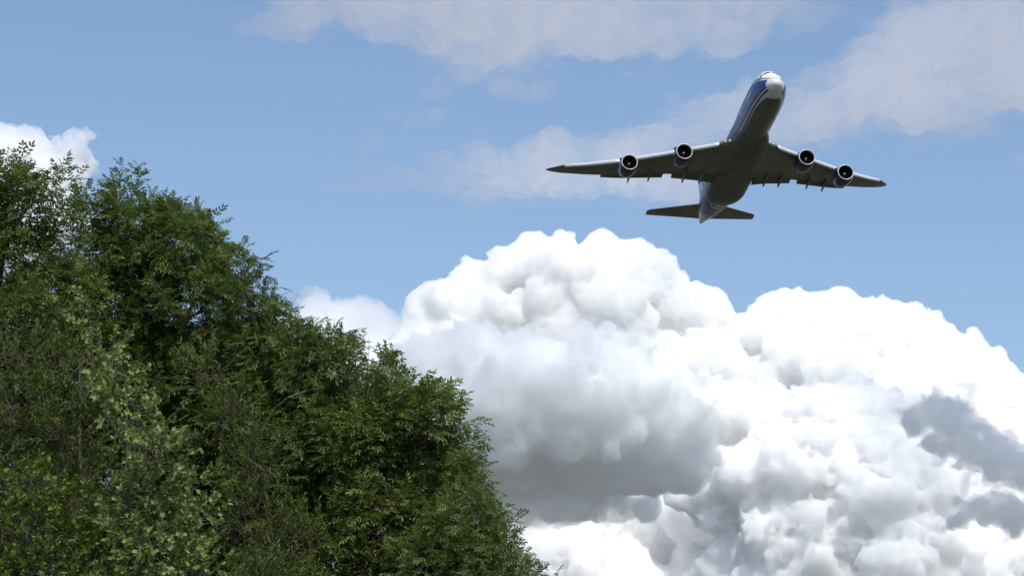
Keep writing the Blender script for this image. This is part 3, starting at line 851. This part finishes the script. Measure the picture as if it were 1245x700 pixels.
        # flaps, part way down
        for y0, y1, ch, dn in ((3.7, 11.6, 3.2, 12), (13.2, 24.2, 2.3, 11)):
            rows = []
            for y in np.linspace(y0, y1, 6):
                xl, xt, z, inc = wing_at(y); c = xt - xl
                zt = z - c * math.sin(R(inc))
                cc = ch * (1 - .25 * (y - y0) / (y1 - y0))
                a = airfoil(10, .12) * cc; ca, sa = math.cos(R(dn)), math.sin(R(dn))
                rows.append(np.c_[xt - .55 * cc + a[:, 0] * ca + a[:, 1] * sa, np.full(len(a), s * y), zt + .12 - a[:, 0] * sa + a[:, 1] * ca])
            grid_obj('flap', np.array(rows), flapm, wing, caps=True)
        # canoe fairings over the flap tracks
        for y in (6.3, 9.4, 15.6, 19.2):
            xl, xt, z, inc = wing_at(y)
            L = 5.6 if y < 12 else 4.7; r = .36 if y < 12 else .29
            q = np.linspace(0, 1, 18); rad = r * np.sqrt(np.clip(np.sin(math.pi * q**.8), 0, 1)) + .01
            a = np.linspace(0, 2 * math.pi, 16, endpoint=False)
            cx = xt - L * .62 + q * L; cz = z - .45 - np.sin(R(inc)) * (xt - xl) * .7 - .55 * q**2.2
            Pt = np.stack([np.broadcast_to(cx[:, None], (18, 16)), s * y + rad[:, None] * np.cos(a) * .8, cz[:, None] + rad[:, None] * np.sin(a) * 1.15], -1)
            grid_obj('flap_track_fairing', Pt, grey, wing, caps=True)
        # landing lights set in the wing root
        for y in (3.75, 4.45):
            xl, xt, z, inc = wing_at(y)
            q = np.linspace(0, math.pi / 2, 6)
            lathe('landing_light', [(-.12 * math.sin(v) - .02, .19 * math.cos(v) + .001) for v in q], (xl + .1, s * y, z), white, wing, n=14)
        # engines
        for y, x0, zc in ((11.7, 28.3, -3.05), (20.9, 35.6, -2.65)):
            xl, xt, zw, inc = wing_at(y)
            c = (x0, s * y, zc)
            outer = [(.16, 1.59), (.5, 1.68), (1.2, 1.76), (2.2, 1.78), (3.2, 1.70), (4.2, 1.52), (4.75, 1.38), (4.7, 1.30), (4.2, 1.36), (3.0, 1.40)]
            eng = lathe('engine', outer, c, navy, jet)
            lip = [(.16, 1.592), (.07, 1.56), (.02, 1.51), (.0, 1.47), (.03, 1.43), (.10, 1.40), (.34, 1.36)]
            lathe('inlet_lip', lip, c, lipm, eng)
            lathe('inlet_duct', [(.34, 1.36), (.8, 1.37), (1.55, 1.40), (1.9, 1.40)], c, dark, eng)
            # fan: disc with swept blades
            Vf = []; Qf = []
            nb = 18
            for b in range(nb):
                a0 = 2 * math.pi * b / nb; o = len(Vf)
                for i, rr in enumerate((.36, .7, 1.05, 1.37)):
                    sw = a0 + .10 * i * i * .25
                    for dx, da in ((-.10, -.075), (.16, .13)):
                        Vf.append((c[0] + 1.45 + dx, c[1] + rr * math.cos(sw + da * (1.4 - .25 * i)), c[2] + rr * math.sin(sw + da * (1.4 - .25 * i))))
                for i in range(3): Qf.append((o + 2 * i, o + 2 * i + 1, o + 2 * i + 3, o + 2 * i + 2))
            mesh_np('fan', Vf, None, quads=Qf, mats=[fanm], parent=eng)
            lathe('fan_backing', [(1.72, .01), (1.72, 1.40)], c, dark, eng)
            q = np.linspace(0, 1, 10)
            lathe('spinner', [(.78 + .8 * v, .001 + .38 * math.sqrt(v) * (1 - .12 * (1 - v))) for v in q], c, spinm, eng, n=24)
            lathe('swirl_mark', [(.775, .001), (.80, .06), (.84, .10), (.85, .095)], (c[0] - .015, c[1] + .0, c[2]), white, eng, n=18)
            lathe('core_nozzle', [(3.0, 1.0), (4.6, .92), (5.6, .72), (6.2, .6), (6.15, .55), (5.6, .5), (6.9, .03)], c, hot, eng)
            zp = zw - .1
            pw = .22
            P8 = [(x0 + 1.0, s * y - pw * .4, zc + 1.60), (x0 + 4.6, s * y - pw, zc + 1.25), (xl + 5.2, s * y - pw, zw - .45), (xl + .7, s * y - pw * .6, zw + .12),
                  (x0 + 1.0, s * y + pw * .4, zc + 1.60), (x0 + 4.6, s * y + pw, zc + 1.25), (xl + 5.2, s * y + pw, zw - .45), (xl + .7, s * y + pw * .6, zw + .12)]
            box8('pylon', P8, navy, eng)
            # small strake on the nacelle side
            for sg in (1, -1):
                aa = .75; r = 1.74
                py, pz = c[1] + sg * r * math.cos(aa), c[2] + r * math.sin(aa)
                py2, pz2 = c[1] + sg * (r + .42) * math.cos(aa), c[2] + (r + .42) * math.sin(aa)
                box8('strake', [(x0 + 1.0, py, pz), (x0 + 2.6, py, pz), (x0 + 2.6, py2, pz2), (x0 + 2.0, py2, pz2),
                                (x0 + 1.0, py, pz - .05), (x0 + 2.6, py, pz - .05), (x0 + 2.6, py2, pz2 - .05), (x0 + 2.0, py2, pz2 - .05)], navy, eng)
        # tailplane
        loft('tailplane', [(s * .6, 63.8, 8.6, 1.15, .10, 0), (s * 1.5, 64.4, 8.0, 1.25, .10, 0), (s * 10.6, 72.6, 3.0, 2.8, .09, 0), (s * 11.1, 73.5, 2.1, 2.9, .07, 0)], grey, jet)
    # fin
    out = []; cols = []
    for z, xl, c, t in np.array([(2.2, 57.0, 15.8, .06), (3.4, 59.0, 14.0, .09), (5, 62.0, 11.9, .10), (7, 64.3, 10.2, .10), (9, 66.6, 8.5, .10), (11, 68.9, 6.8, .095), (13, 71.2, 5.1, .09), (13.4, 72.0, 4.2, .05)]):
        a = airfoil(30, t) * c
        out.append(np.c_[xl + a[:, 0], a[:, 1], np.full(len(a), z)])
    F0 = np.array(out)
    # refine along the height so that the painted sweep is crisp
    zz = np.linspace(2.2, 13.4, 60); F = np.array([[np.interp(zz, F0[:, j, 2], F0[:, j, k]) for j in range(F0.shape[1])] for k in range(3)]).transpose(2, 1, 0)
    xx, z_ = F[..., 0], F[..., 2]
    cf = np.broadcast_to(SKYB, F.shape).copy()
    u = xx - 60 - 1.05 * (z_ - 3)
    cf[(u > 3.0) & (u < 4.6)] = BLUE
    cf[(u > 4.6) & (u < 5.6)] = WHITE
    cf[(z_ < 4.2)] = BLUE * 1.3
    cf[u < .9] = WHITE * .95
    grid_obj('fin', F, skin, jet, color=cf, caps=True)

_sp = {}
def skin_plain():
    if 'm' not in _sp: _sp['m'] = simple('door_blue', (.02, .045, .17), .3, coat=.4)
    return _sp['m']
make_jet()
